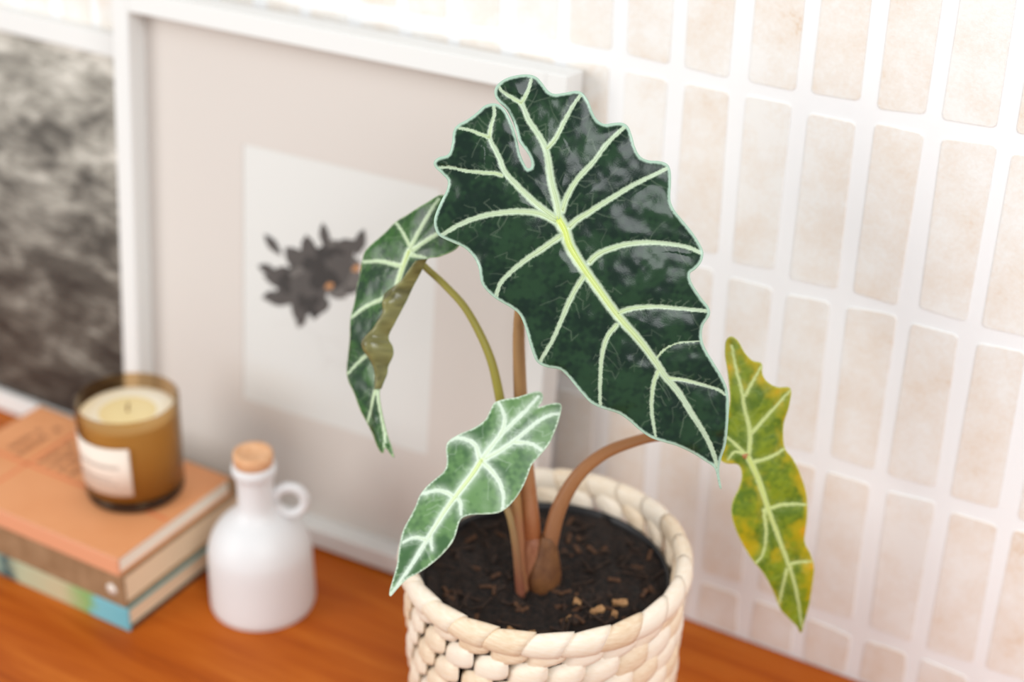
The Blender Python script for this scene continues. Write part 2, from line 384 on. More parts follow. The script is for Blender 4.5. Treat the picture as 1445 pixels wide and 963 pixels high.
for (z, h, s, e_) in ((.046, .0042, 214, 298), (.035, .002, 222, 288), (.0305, .002, 218, 294)):
    a = s
    while a < e_:
        w = r_.uniform(2.2, 3.6)
        arcquad(math.radians(a), math.radians(a+w*.3), z, z+h); arcquad(math.radians(a+w*.6), math.radians(a+w*.85), z, z+h*r_.choice((.6, 1))); arcquad(math.radians(a), math.radians(a+w*.8), z+h*.4, z+h*.6)
        a += w*1.3
from_bm('label_print', bm, mat('label_ink', lin((176, 158, 146)), .7), lb)

# ------------------------------------------------------------------ jug
jg = empty('ceramic_jug', (-.272, -.168, 0)); tag(jg, 'small white ceramic jug with ring handle and cork stopper', 'jug')
CER = noisy('white_glaze', lin((222, 221, 221)), lin((225, 224, 224)), 8, .48)
prof = [(0, 0), (.039, 0), (.0425, .0015), (.0438, .005), (.0434, .03), (.0428, .052), (.041, .062), (.0365, .0725), (.029, .082), (.0215, .088), (.0172, .093), (.0153, .099), (.0148, .108), (.0150, .120), (.0160, .126), (.0176, .1285), (.0182, .132), (.0176, .1355), (.0160, .1365), (.0140, .1365), (.0138, .12), (0, .12)]
pp = catmull([(r, z) for r, z in prof], 3); lathe('body', [(max(0, r), z) for r, z in pp], CER, jg, 64)
cork = [(0, .118), (.0134, .118), (.0136, .1368), (.0158, .1372), (.0162, .146), (.0154, .148), (.0120, .1478), (.0110, .1468), (0, .1466)]
lathe('cork_stopper', cork, noisy('cork', lin((214, 158, 112)), lin((230, 182, 140)), 220, .8, .3), jg, 40)
ring = [(math.cos(t), math.sin(t)) for t in np.linspace(0, 2*math.pi, 41)]
hd = Vector((.86, .51, 0))
hv = [(hd.x*(.0275+.0122*c), hd.y*(.0275+.0122*c), .1015+.0128*s) for c, s in ring]
tube('handle', hv, [.0042]*41, CER, jg, 12, False)

# ------------------------------------------------------------------ basket
BX, BY, BH, BR = .012, -.1944, .18, .0985
bk = empty('woven_basket', (BX, BY, 0)); tag(bk, 'cream woven palm-leaf basket holding the potted plant', 'basket')
def straw_mat():
    m = mat('pale_palm_leaf', rough=.55); t, N, L, B = nt(m)
    oi = N.new('ShaderNodeObjectInfo')
    n = noise(N, L, coords(N, L, (1, 1, 6)), 120, 4, .6)
    a = N.new('ShaderNodeMath'); a.operation = 'MULTIPLY_ADD'; a.inputs[1].default_value = .5; L.new(oi.outputs['Random'], a.inputs[0]); L.new(n.outputs['Fac'], a.inputs[2])
    r = ramp(N, [(.35, lin((224, 194, 158))), (.65, lin((237, 216, 188))), (1, lin((243, 230, 212)))]); L.new(a.outputs[0], r.inputs['Fac']); L.new(r.outputs['Color'], B.inputs['Base Color'])
    n2 = noise(N, L, coords(N, L, (1, 1, 14)), 160, 3, .6); bump(N, L, B, n2.outputs['Fac'], .3, .0006)
    return m
STRAW = straw_mat()
NS, NR = 24, 9; RH2 = (BH-.016)/NR
def stitch_mesh(seed):
    r = random.Random(seed); nu, nv = 9, 7; vs, fs = [], []
    wa = 2*math.pi/NS*1.12; hh = RH2*1.165
    for side in (1, -1):
        for j in range(nv):
            for i in range(nu):
                u = i/(nu-1)*2-1; v = j/(nv-1)*2-1
                pu = (1-abs(u)**3.2); pv = (1-abs(v)**2.6)
                th = .0052*max(0, pu)**.5*max(0, pv)**.5
                a = u*wa/2*(1-.10*abs(v)**3); z = v*hh/2*(1-.16*abs(u)**3)+u*.0058
                R = BR-.0035+side*th+.0028*u     # one end lies over its neighbour
                vs.append((R*math.cos(a)-BR, R*math.sin(a), z))
    n = nu*nv
    for j in range(nv-1):
        for i in range(nu-1):
            q = (j*nu+i, j*nu+i+1, (j+1)*nu+i+1, (j+1)*nu+i); fs.append(q); fs.append(tuple(n+k for k in q[::-1]))
    me = bpy.data.meshes.new('strand'); me.from_pydata(vs, [], fs); me.update(); me.materials.append(STRAW)
    me.polygons.foreach_set('use_smooth', [True]*len(me.polygons)); return me
SM = [stitch_mesh(s) for s in range(2)]
for j in range(NR):
    for k in range(NS):
        a = 2*math.pi*(k+.5*(j % 2))/NS+rng.uniform(-.012, .012); taper = 1-.05*(1-(j+.5)/NR)
        o = bpy.data.objects.new('strand', SM[rng.randrange(2)]); COL.objects.link(o); o.parent = bk
        o.location = (BR*taper*math.cos(a), BR*taper*math.sin(a), .006+RH2*(j+.5)+rng.uniform(-.0008, .0008)); o.rotation_euler = (0, 0, a)
def wrap_mesh(seed):
    # one turn of the leaf strip wound round the rim, slanted
    vs, fs = [], []; ns, nr = 7, 14; wa = 2*math.pi/NS*1.08
    for i in range(ns):
        u = i/(ns-1)*2-1
        for k in range(nr):
            t = 2*math.pi*k/nr; rr = (.0062+.0007*(1-u*u)+.0006*u)
            a = u*wa/2+.055*math.sin(t-.6)
            R = BR-.001+rr*.92*math.cos(t); z = rr*1.45*math.sin(t)
            vs.append((R*math.cos(a)-BR, R*math.sin(a), z))
    for i in range(ns-1):
        for k in range(nr): fs.append((i*nr+k, i*nr+(k+1) % nr, (i+1)*nr+(k+1) % nr, (i+1)*nr+k))
    fs.append(tuple(range(nr))[::-1]); fs.append(tuple((ns-1)*nr+k for k in range(nr)))
    me = bpy.data.meshes.new('rim_wrap'); me.from_pydata(vs, [], fs); me.update(); me.materials.append(STRAW)
    me.polygons.foreach_set('use_smooth', [True]*len(me.polygons)); return me
WM = wrap_mesh(0)
for k in range(NS):
    a = 2*math.pi*k/NS; o = bpy.data.objects.new('rim_wrap', WM); COL.objects.link(o); o.parent = bk
    o.location = (BR*math.cos(a), BR*math.sin(a), BH-.0085); o.rotation_euler = (0, 0, a)
lathe('basket_bottom', [(0, .0003), (.088, .0003), (.090, .004), (.088, .007), (0, .007)], STRAW, bk, 48)

# ------------------------------------------------------------------ nursery pot and soil
BLK = mat('black_plastic', lin((26, 25, 27)), .4)
pt = empty('nursery_pot', (BX, BY, .0072)); tag(pt, 'black plastic nursery pot sunk inside the woven basket', 'pot')
lathe('pot_wall', [(0, 0), (.068, 0), (.070, .002), (.0862, .148), (.0885, .147), (.0885, .150), (.0872, .1505), (.0855, .147), (.069, .004), (0, .004)], BLK, pt, 64)
SZ = .1525
def h2(x, y):
    return .0016*math.sin(x*170+1.3*math.sin(y*90))+.0016*math.cos(y*150+x*60)+.0012*math.sin(x*420+y*310)+.001*math.sin(x*230-y*520)
vs, fs = [(0, 0, h2(0, 0))], []; NRr, NA = 30, 90
for i in range(1, NRr+1):
    for k in range(NA):
        a = 2*math.pi*k/NA; R = .0860*i/NRr; x, y = R*math.cos(a), R*math.sin(a)
        vs.append((x, y, (h2(x, y)+rng.uniform(-.0012, .0012))*(1 if i < NRr else .3)))
for k in range(NA): fs.append((0, 1+k, 1+(k+1) % NA))
for i in range(NRr-1):
    for k in range(NA): fs.append((1+i*NA+k, 1+(i+1)*NA+k, 1+(i+1)*NA+(k+1) % NA, 1+i*NA+(k+1) % NA))
soil = obj('potting_soil', vs, fs, noisy('dark_soil', lin((16, 11, 9)), lin((44, 29, 20)), 260, .95, .8, .003), None, True)
soil.location = (BX, BY, SZ); tag(soil, 'dark brown bark-rich potting soil around the stems', 'soil', kind='stuff')
BARK = [noisy('bark_dark', lin((30, 20, 14)), lin((58, 38, 25)), 300, .9), noisy('bark_mid', lin((64, 40, 24)), lin((92, 60, 36)), 300, .9), noisy('bark_pale', lin((150, 108, 68)), lin((186, 144, 98)), 300, .85)]
def chip_mesh(seed, L, W_, T, m):
    r = random.Random(seed); bm = box_bm(-L/2, L/2, -W_/2, W_/2, -T/2, T/2)
    bmesh.ops.subdivide_edges(bm, edges=[e for e in bm.edges if abs(e.verts[0].co.x-e.verts[1].co.x) > L*.5], cuts=2)
    for v in bm.verts: v.co += Vector((r.uniform(-.08, .08)*L*.4, r.uniform(-.12, .12)*W_, r.uniform(-.2, .2)*T))
    me = bpy.data.meshes.new('bark_chip'); bm.to_mesh(me); bm.free(); me.materials.append(m); return me
CH = [chip_mesh(s, *((.009, .0028, .0015) if s % 3 else (.019, .0016, .0013)), BARK[(0, 0, 1, 0, 1, 0, 0, 1)[s]]) for s in range(8)]
PALE = chip_mesh(40, .0105, .0045, .0025, BARK[2]); PALES = chip_mesh(41, .0055, .004, .0025, BARK[2])
for k in range(150):
    a = rng.uniform(0, 2*math.pi); R = .079*math.sqrt(rng.random()); x, y = R*math.cos(a), R*math.sin(a)
    o = bpy.data.objects.new('bark_chip', CH[rng.randrange(8)]); COL.objects.link(o); o.parent = soil
    o.location = (x, y, h2(x, y)+.0012); o.rotation_euler = (rng.uniform(-.35, .35), rng.uniform(-.35, .35), rng.uniform(0, 6.3))
for (x, y, me, rz) in ((.022, -.060, PALE, .9), (.034, -.014, PALES, .3), (.037, -.030, PALES, 1.8), (.052, -.018, PALE, 1.2), (.058, .004, PALE, .7), (.010, -.064, PALES, .2), (.062, -.012, PALES, 2)):
    o = bpy.data.objects.new('bark_chip', me); COL.objects.link(o); o.parent = soil; o.location = (x, y, h2(x, y)+.0022); o.rotation_euler = (.2, .15, rz)

# ------------------------------------------------------------------ the alocasia
plant = empty('alocasia_plant', (BX, BY, SZ)); tag(plant, 'alocasia plant with white-veined arrow-shaped leaves growing in the basket', 'plant')
PO = Vector(plant.location)
def W(p): return Vector(p)-PO
def vnoise(P, s, seed):
    r = np.random.RandomState(seed); T = r.rand(64, 64); q = P/s; i = np.floor(q).astype(int); f = q-i; f = f*f*(3-2*f)
    g = lambda a, b: T[(i[:, 0]+a) % 64, (i[:, 1]+b) % 64]
    return (g(0, 0)*(1-f[:, 0])+g(1, 0)*f[:, 0])*(1-f[:, 1])+(g(0, 1)*(1-f[:, 0])+g(1, 1)*f[:, 0])*f[:, 1]
def seg_dist(P, L):
    # distance from the points P to the polyline L, and the fraction along it
    A, Bq = L[:-1], L[1:]; d = Bq-A; ll = (d*d).sum(1)+1e-12
    best = np.full(len(P), 1e9); fr = np.zeros(len(P)); n = len(A)
    for i in range(n):
        w = P-A[i]; t = np.clip((w@d[i])/ll[i], 0, 1); e = w-t[:, None]*d[i]; dd = (e*e).sum(1)
        m = dd < best; best[m] = dd[m]; fr[m] = (i+t[m])/n
    return np.sqrt(best), fr
def inside(P, poly):
    x, y = P[:, 0], P[:, 1]; c = np.zeros(len(P), bool); q = np.roll(poly, 1, 0)
    for (x1, y1), (x2, y2) in zip(poly, q):
        k = (y1 > y) != (y2 > y)
        if y1 != y2: c ^= k & (x < (x2-x1)*(y-y1)/(y2-y1)+x1)
    return c
def sm(a, b, x):
    t = np.clip((x-a)/(b-a), 0, 1); return t*t*(3-2*t)
def build_leaf(D, pal, step, leafmat, seed, pucker=.7, quilt=1.6, haze=0.0, hairs=True, label=None, wave=1.4):
    """all coordinates in millimetres in the leaf's own frame: u along the midrib, v across, height along the normal"""
    out = resample(catmull(D['outline'], 6, True), step*1.15, True)
    mid = resample(catmull(D['midrib'], 6), 1.5); veins = [(w, resample(catmull(L, 6), 1.5)) for w, L in D['veins']]
    a, b, c = D['bend']
    def bend(P):
        u, v = P[:, 0]/1000, P[:, 1]/1000; return 1000*(-a*v*v-np.where(u > 0, b, c)*u*u)
    def fields(P):
        dm, fm = seg_dist(P, mid); dv = np.full(len(P), 1e9); cov = np.zeros(len(P)); hz = np.zeros(len(P))
        fuzz = (vnoise(P, .9, seed)-.5)*.9+(vnoise(P, 2.2, seed+1)-.5)*.6
        core = np.zeros(len(P))
        for w, L in veins:
            d, f = seg_dist(P, L); ww = w*(1-.5*f)*.92; dv = np.minimum(dv, d)
            cov = np.maximum(cov, 1-sm(ww*.7, ww*1.25+.25, d+fuzz*.55)); hz = np.maximum(hz, np.exp(-(d/(w*2.2))**2)*(1-.4*f)); core = np.maximum(core, (1-sm(0, ww*.8, d))*(1-f)*.4)
        wm = pal['midw']*(1-.72*fm); dv = np.minimum(dv, dm)
        cm = 1-sm(wm*.75, wm*1.2+.25, dm+fuzz*.5); hz = np.maximum(hz, np.exp(-(dm/(wm*2.0))**2))
        core = np.maximum(core, (1-sm(wm*.15, wm*.85, dm))*np.clip(1-1.4*fm, 0, 1)**.7)
        return dv, np.maximum(cov, cm), hz, core, fm
    def height(P):
        dm, fm = seg_dist(P, mid); dv = dm.copy()
        for w, L in veins: dv = np.minimum(dv, seg_dist(P, L)[0])
        de, fe = seg_dist(P, np.vstack([out, out[:1]]))
        pn = (vnoise(P, 11, seed+5)-.5)*.8+(vnoise(P+3.7, 8, seed+6)-.5)*.6+(vnoise(P@np.array([[.8, .6], [-.6, .8]]), 5, seed+7)-.5)*.3
        per = len(out)*step*1.15
        h = quilt*(1-np.exp(-dv/5.5))*(1-np.exp(-de/4))+pucker*pn*(1-np.exp(-dv/3.5))*2
        h += wave*np.sin(fe*per/26*2*math.pi*.5)*np.exp(-de/9)
        return h+bend(P), dv, de
    lo, hi = out.min(0), out.max(0); gx = np.arange(lo[0], hi[0], step); gy = np.arange(lo[1], hi[1], step*.866)
    G = np.array([(x+(j % 2)*step/2, y) for j, y in enumerate(gy) for x in gx]); G = G[inside(G, out)]
    de = seg_dist(G, np.vstack([out, out[:1]]))[0]; G = G[de > step*.55]
    P = np.vstack([out, G]); n0 = len(out)
    r = delaunay_2d_cdt([Vector(p) for p in P], [(i, (i+1) % n0) for i in range(n0)], [], 1, 1e-6)
    P = np.array([tuple(v) for v in r[0]]); tris = [tuple(f) for f in r[2]]
    H, dvv, dee = height(P); dv, cov, hz, core, fm = fields(P)
    U, V, Nn = [np.array(x) for x in D['axes']]; O = np.array(D['origin'])-np.array(PO)
    top = O+(P[:, :1]*U+P[:, 1:]*V+H[:, None]*Nn)/1000
    # colour: lamina, hairs, veins, pale margin
    C = np.array([lin(x) for x in pal['base']]); n1 = sm(.25, .75, .6*vnoise(P, 12, seed+8)+.4*vnoise(P, 2.5, seed+9))[:, None]
    col = C[0]*(1-n1)+C[1]*n1
    if 'patch' in pal:
        pn = .55*vnoise(P, 16, seed+12)+.25*vnoise(P, 4, seed+13)+.35*np.exp(-dee/7); m = sm(.52, .82, pn)[:, None]*np.array(1.0)
        col = col*(1-m)+np.array(lin(pal['patch']))*m
        m2 = (sm(.80, 1.0, pn)*.8)[:, None]; col = col*(1-m2)+np.array(lin(pal['patch2']))*m2
    vc, cc, mg = [np.array(lin(pal[k])) for k in ('vein', 'core', 'margin')]
    if hairs:
        rr = random.Random(seed); hm = np.zeros(len(P))
        lines = []
        for L, wv in [(mid, pal['midw'])]+[(L, w) for w, L in veins]:
            s = 2
            while s < len(L)-2:
                t = L[min(s+1, len(L)-1)]-L[s-1]; t = t/np.linalg.norm(t)
                for sd_ in (1, -1):
                    if rr.random() < .8:
                        n = np.array((-t[1], t[0]))*sd_; ln = rr.uniform(2.5, 6) if rr.random() < .75 else rr.uniform(9, 17)
                        q = [L[s]+n*ln*k/5*(1-.02*k)+t*ln*(.35*k/5+.35*(k/5)**2*rr.choice((1, 1, -.6))) for k in range(6)]
                        lines.append((np.array(q), rr.uniform(.25, .6) if ln < 8 else rr.uniform(.2, .45)))
                s += rr.choice((2, 3, 4))
        for q, al in lines:
            bb0, bb1 = q.min(0)-1.5, q.max(0)+1.5; k = np.where((P > bb0).all(1) & (P < bb1).all(1))[0]
            if len(k):
                d, f = seg_dist(P[k], q); hm[k] = np.maximum(hm[k], (1-sm(.15, .7, d))*al*(1-.5*f))
        hm = (hm*pal.get('hair', .6))[:, None]; col = col*(1-hm)+vc*hm
    hzz = (haze*hz*(.6+.8*vnoise(P, 3, seed+20)))[:, None].clip(0, 1); col = col*(1-hzz)+vc*hzz
    cv = cov[:, None]; k = core[:, None]; vcol = vc*(1-k)+cc*k; col = col*(1-cv)+vcol*cv
    me_ = (1-sm(pal['mw']*.6, pal['mw']*1.3, dee+(vnoise(P, 1.2, seed+30)-.5)*.5))[:, None]; col = col*(1-me_)+mg*me_
    # underside: the same sheet pushed back along its normal, closed round the margin
    nv = len(P); th = .55
    und = np.array([lin(x) for x in pal['under']]); un = vnoise(P, 3.5, seed+40)[:, None]; ucol = und[0]*(1-un)+und[1]*un
    ucol = ucol*(1-.6*cv)+vc*.6*cv
    bot = top-Nn*th/1000
    verts = np.vstack([top, bot]); cols = np.vstack([col, ucol])
    # orientation of the top faces
    f0 = tris[0]; e1 = P[f0[1]]-P[f0[0]]; e2 = P[f0[2]]-P[f0[0]]; UV = np.dot(np.cross(U, V), Nn)
    flip = (e1[0]*e2[1]-e1[1]*e2[0])*UV < 0
    ft = [t[::-1] if flip else t for t in tris]
    cnt = {}
    for t in ft:
        for i in range(3): cnt[(t[i], t[(i+1) % 3])] = 1
    edge = [(x, y) for (x, y) in cnt if (y, x) not in cnt]
    faces = ft+[tuple(nv+i for i in t[::-1]) for t in ft]+[(y, x, nv+x, nv+y) for x, y in edge]
    if 'roll_from' in D:
        S = resample(catmull(D['roll_from'], 6), 1.0); nS = len(S)
        E = catmull(D['roll_to'], 6); dd = np.r_[0, np.cumsum(np.linalg.norm(np.diff(E, axis=0), axis=1))]; tt = np.linspace(0, dd[-1], nS); E = np.stack([np.interp(tt, dd, E[:, k]) for k in (0, 1)], 1)
        hs = height(S)[0]; K = 11; base = len(verts); rv, rc = [], []
        nz = vnoise(np.stack([np.arange(nS)*1.0, np.zeros(nS)], 1), 9, seed+50)
        for i in range(nS):
            wdt = np.linalg.norm(E[i]-S[i]); rad = wdt*.45*(.75+.6*nz[i])
            for k in range(K):
                t = k/(K-1); q = S[i]*(1-t)+E[i]*t; hh_ = hs[i]+rad*math.sin(math.pi*min(t*1.05, 1))+1.2*t
                rv.append(O+(q[0]*U+q[1]*V+hh_*Nn)/1000)
        rv = np.array(rv); Q = np.array([(i*1.0, k*1.5) for i in range(nS) for k in range(K)]); un = (.6*vnoise(Q, 5, seed+60)+.4*vnoise(Q, 2, seed+61))[:, None]
        rc = und[0]*(1-un)+und[1]*un
        verts = np.vstack([verts, rv, rv-Nn*.0005]); cols = np.vstack([cols, rc, rc*0+col.mean(0)])
        m = nS*K
        for i in range(nS-1):
            for k in range(K-1):
                q = (base+i*K+k, base+i*K+k+1, base+(i+1)*K+k+1, base+(i+1)*K+k); faces.append(q); faces.append(tuple(m+x for x in q[::-1]))
    o = obj('leaf', verts, faces, leafmat, plant, True)
    at = o.data.color_attributes.new('Col', 'FLOAT_COLOR', 'POINT'); at.data.foreach_set('color', np.hstack([cols, np.ones((len(cols), 1))]).astype(np.float32).ravel())
    if label: o['label'] = label
    # ribs: real ridges along the midrib and the side veins
    def rib(name, L, r0, r1, k0):
        L = resample(L, 2.2); hL = height(L)[0]; n = len(L); pts = [Vector(O+(L[i, 0]*U+L[i, 1]*V+(hL[i]+.12)*Nn)/1000) for i in range(n)]
        t = tube(name, pts, [(r0+(r1-r0)*i/(n-1))/1000 for i in range(n)], leafmat, o, 8, True, .5, Nn)
        k = np.repeat(k0*np.clip(1-1.5*np.arange(n)/(n-1), 0, 1)**.8, 8)[:, None]; cc_ = vc*(1-k)+cc*k
        ca = t.data.color_attributes.new('Col', 'FLOAT_COLOR', 'POINT'); ca.data.foreach_set('color', np.hstack([cc_, np.ones((len(cc_), 1))]).astype(np.float32).ravel())
    hid = D.get('rib_stop', 1.0)
    rib('midrib', mid[:max(3, int(len(mid)*hid))], pal['midw']*.42, .25, 1.0)
    for w, L in veins: rib('vein', L, w*.26, .14, .25)
    return o

# leaf outlines, midribs and veins in millimetres in each leaf's own frame
LEAF_A=dict(origin=(0.0225, -0.21, 0.4398), axes=((0.64495, -0.0051, -0.7642),(0.63775, 0.55457, 0.53454),(0.42108, -0.83212, 0.36092)), bend=(1.2, 0.6, 0.8),
 outline=[(-83.6, 7.3), (-87.4, 9.0), (-89.6, 12.6), (-89.9, 19.0), (-87.8, 26.0), (-84.4, 32.0), (-80.5, 35.2), (-75.5, 36.2), (-69.9, 36.7), (-65.9, 39.0), (-63.1, 44.6), (-60.3, 51.0), (-56.9, 53.7), (-51.0, 54.1), (-43.8, 52.7), (-38.5, 52.6), (-34.1, 54.8), (-31.3, 60.3), (-28.7, 64.4), (-24.6, 66.2), (-18.7, 65.1), (-11.9, 63.1), (-5.6, 62.8), (-0.9, 65.6), (3.3, 71.1), (7.5, 74.2), (12.1, 73.7), (18.6, 69.9), (26.5, 64.4), (33.0, 63.0), (40.9, 63.8), (50.8, 65.0), (60.0, 65.1), (65.8, 63.9), (69.8, 59.8), (71.5, 54.2), (71.9, 50.3), (77.4, 48.2), (88.3, 48.2), (96.6, 48.9), (101.1, 46.6), (104.0, 40.4), (109.1, 35.9), (116.6, 33.6), (128.4, 33.2), (138.4, 32.9), (147.5, 31.3), (156.8, 26.6), (169.7, 17.8), (178.1, 11.4), (184.2, 4.6), (190.3, -0.7), (196.9, -3.9), (201.4, -5.8), (200.0, -6.6), (194.2, -4.6), (187.0, -2.5), (180.0, -5.1), (170.8, -9.3), (162.5, -14.0), (154.0, -20.6), (147.7, -25.5), (139.2, -29.1), (130.5, -31.5), (123.2, -34.8), (115.0, -41.3), (108.5, -45.1), (101.5, -46.5), (93.8, -47.5), (86.1, -48.5), (79.9, -50.4), (74.1, -56.5), (68.1, -59.6), (60.0, -58.3), (48.3, -54.7), (37.6, -52.7), (30.3, -54.9), (21.8, -59.2), (14.5, -61.4), (7.4, -61.7), (-1.1, -58.1), (-8.4, -57.3), (-16.3, -59.1), (-22.5, -63.1), (-30.8, -68.2), (-36.4, -67.9), (-41.4, -65.2), (-45.6, -60.2), (-49.4, -54.3), (-52.5, -48.9), (-56.8, -45.3), (-62.2, -46.0), (-68.0, -47.3), (-71.2, -46.1), (-72.0, -42.2), (-70.4, -35.7), (-75.0, -30.1), (-80.4, -25.8), (-82.4, -21.2), (-81.9, -14.1), (-82.3, -7.2), (-83.2, -1.6), (-82.1, 3.0), (-79.4, 6.5), (-74.1, 8.4), (-66.3, 7.8), (-58.6, 5.9), (-53.7, 4.4), (-46.4, 1.8), (-38.6, 0.7), (-36.2, 1.4), (-36.7, 3.7), (-40.8, 5.5), (-46.3, 5.7), (-53.3, 5.1), (-58.5, 6.8), (-66.0, 8.4), (-73.7, 9.0), (-79.5, 7.6)],
 midrib=[(-0.1, 0.1), (7.8, -0.4), (18.1, -3.0), (33.5, -3.2), (47.6, -2.5), (70.0, -1.2), (89.8, 1.8), (106.6, 3.0), (118.8, 3.1), (132.1, 4.7), (148.4, 4.4), (164.8, 4.1), (180.2, 1.7), (187.9, -1.2)],
 veins=[(3.04,[(0.1, 0.4), (-8.8, 4.5), (-22.3, 8.9), (-35.0, 14.6), (-41.9, 16.9), (-51.0, 17.4), (-61.0, 17.1), (-69.8, 18.6), (-72.8, 18.9)]),
  (1.52,[(-72.2, 18.6), (-73.9, 22.4), (-77.1, 27.4), (-81.4, 32.1)]),
  (1.39,[(-72.6, 18.8), (-78.1, 15.7), (-84.6, 12.8), (-88.1, 13.0)]),
  (1.74,[(-40.4, 17.5), (-42.8, 25.2), (-49.0, 35.7), (-54.1, 45.5), (-56.6, 52.2)]),
  (2.61,[(-0.6, -0.7), (-9.4, -4.2), (-19.7, -7.5), (-33.0, -10.5), (-42.2, -12.1), (-51.0, -10.5), (-60.2, -9.6), (-65.4, -8.8)]),
  (1.52,[(-65.1, -9.0), (-71.0, -3.6), (-75.3, 1.3), (-79.5, 3.5)]),
  (1.3,[(-65.6, -9.2), (-70.6, -13.0), (-76.4, -17.5), (-80.7, -22.4)]),
  (1.39,[(-41.6, -14.9), (-45.0, -17.7), (-49.9, -24.6), (-56.0, -32.3), (-62.2, -38.4), (-66.8, -45.5)]),
  (2.17,[(-3.4, 5.2), (-8.1, 10.6), (-14.1, 21.7), (-18.5, 37.6), (-23.3, 50.4), (-25.8, 63.7)]),
  (2.17,[(7.5, 3.1), (6.3, 8.8), (6.3, 15.3), (6.4, 33.2), (6.9, 49.2), (8.6, 64.5), (9.8, 73.5)]),
  (2.17,[(32.4, 2.0), (31.1, 7.8), (31.9, 15.5), (35.2, 26.5), (41.6, 38.9), (50.1, 49.9), (57.9, 58.1), (64.4, 62.3)]),
  (2.39,[(0.1, -2.1), (-9.1, -7.6), (-16.3, -16.3), (-22.4, -27.3), (-27.6, -40.6), (-30.3, -54.1), (-30.6, -66.6)]),
  (2.17,[(9.2, -4.2), (9.8, -19.1), (10.1, -30.9), (11.8, -43.8), (14.3, -52.3), (19.6, -58.8)]),
  (1.96,[(37.8, -5.6), (42.0, -14.4), (47.7, -23.9), (54.0, -32.8), (61.2, -43.3), (66.7, -53.8), (69.4, -58.5)]),
  (1.74,[(74.5, -5.0), (77.8, -13.9), (84.8, -21.8), (94.2, -29.1), (105.6, -36.8), (113.7, -41.7)]),
  (1.57,[(113.4, 1.0), (117.9, -4.6), (123.1, -9.2), (131.7, -15.0), (141.2, -19.5), (149.7, -23.1)]),
  (1.83,[(68.8, -0.1), (69.6, 4.9), (72.0, 11.1), (77.5, 21.1), (86.5, 32.9), (98.0, 47.0)]),
  (1.39,[(120.0, 3.4), (127.0, 11.7), (135.9, 19.8), (144.3, 26.4), (149.2, 28.3)]),
  (0.61,[(106.3, 3.1), (105.1, 6.8), (103.7, 12.5), (105.0, 21.4), (111.2, 33.1)])])
LEAF_B=dict(origin=(-0.0958, -0.2, 0.3836), axes=((0.19675, -0.5176, -0.8327),(0.97298, -0.00156, 0.23087),(-0.12079, -0.85562, 0.50331)), bend=(1.5, 1.0, 1.0),
 outline=[(-38.9, 19.2), (-33.3, 10.0), (-26.3, -2.9), (-20.4, -15.3), (-12.5, -22.8), (-4.6, -31.9), (2.3, -38.8), (12.2, -41.5), (24.1, -44.0), (35.8, -44.1), (45.7, -46.0), (57.4, -46.5), (69.1, -48.7), (80.9, -49.7), (88.5, -46.7), (96.0, -41.1), (105.4, -37.1), (114.7, -32.0), (123.9, -25.7), (132.6, -20.3), (135.5, -15.8), (131.5, -13.3), (135.0, -9.8), (137.6, -6.8), (130.3, -9.5), (122.9, -12.9), (113.6, -15.1), (102.2, -16.6), (94.6, -17.4), (87.9, -15.6), (82.9, -12.5), (77.2, -11.9), (69.4, -8.2), (63.6, -8.4), (58.0, -11.0), (48.3, -5.5), (36.6, -0.4), (26.9, 3.4), (15.2, 10.3), (5.0, 16.4), (3.2, 24.7), (-2.9, 35.8), (-12.6, 38.8), (-26.0, 34.6), (-35.5, 26.5)],
 midrib=[(0.0, 0.2), (9.8, -3.3), (21.4, -6.7), (36.9, -10.1), (52.5, -15.0), (68.0, -19.2), (83.4, -20.8), (98.5, -18.6), (113.6, -16.4), (128.8, -14.5), (134.0, -13.7)],
 veins=[(1.89,[(-1.0, 0.7), (-13.7, 6.4), (-23.5, 11.7), (-35.8, 18.2)]),
  (1.51,[(-3.9, 0.3), (-13.5, -7.9), (-20.2, -15.8)]),
  (1.89,[(-0.4, 2.5), (-8.0, 14.1), (-14.1, 24.5), (-20.2, 34.5)]),
  (1.7,[(10.2, -4.5), (7.2, -22.3), (7.7, -41.3)]),
  (1.7,[(28.3, -10.9), (32.3, -18.0), (37.5, -31.7), (46.0, -45.7)]),
  (1.61,[(62.1, -15.7), (70.3, -29.5), (76.5, -38.7), (84.7, -48.7)]),
  (1.42,[(91.0, -20.4), (104.7, -25.1), (116.1, -30.4)]),
  (1.42,[(2.3, 2.9), (3.3, 8.8), (3.9, 15.3)])],
 roll_from=[(5.0, 16.4), (15.2, 10.3), (26.9, 3.4), (36.6, -0.4), (48.3, -5.5), (58.0, -11.0), (63.6, -8.4), (69.4, -8.2), (77.2, -11.9), (82.9, -12.5), (92.6, -16.1)],
 roll_to=[(9.9, 7.4), (21.0, -3.2), (27.5, -16.0), (34.3, -18.0), (42.9, -16.3), (52.7, -22.6), (61.8, -33.1), (68.5, -32.2), (75.5, -25.4), (83.4, -21.8), (93.9, -20.7)])
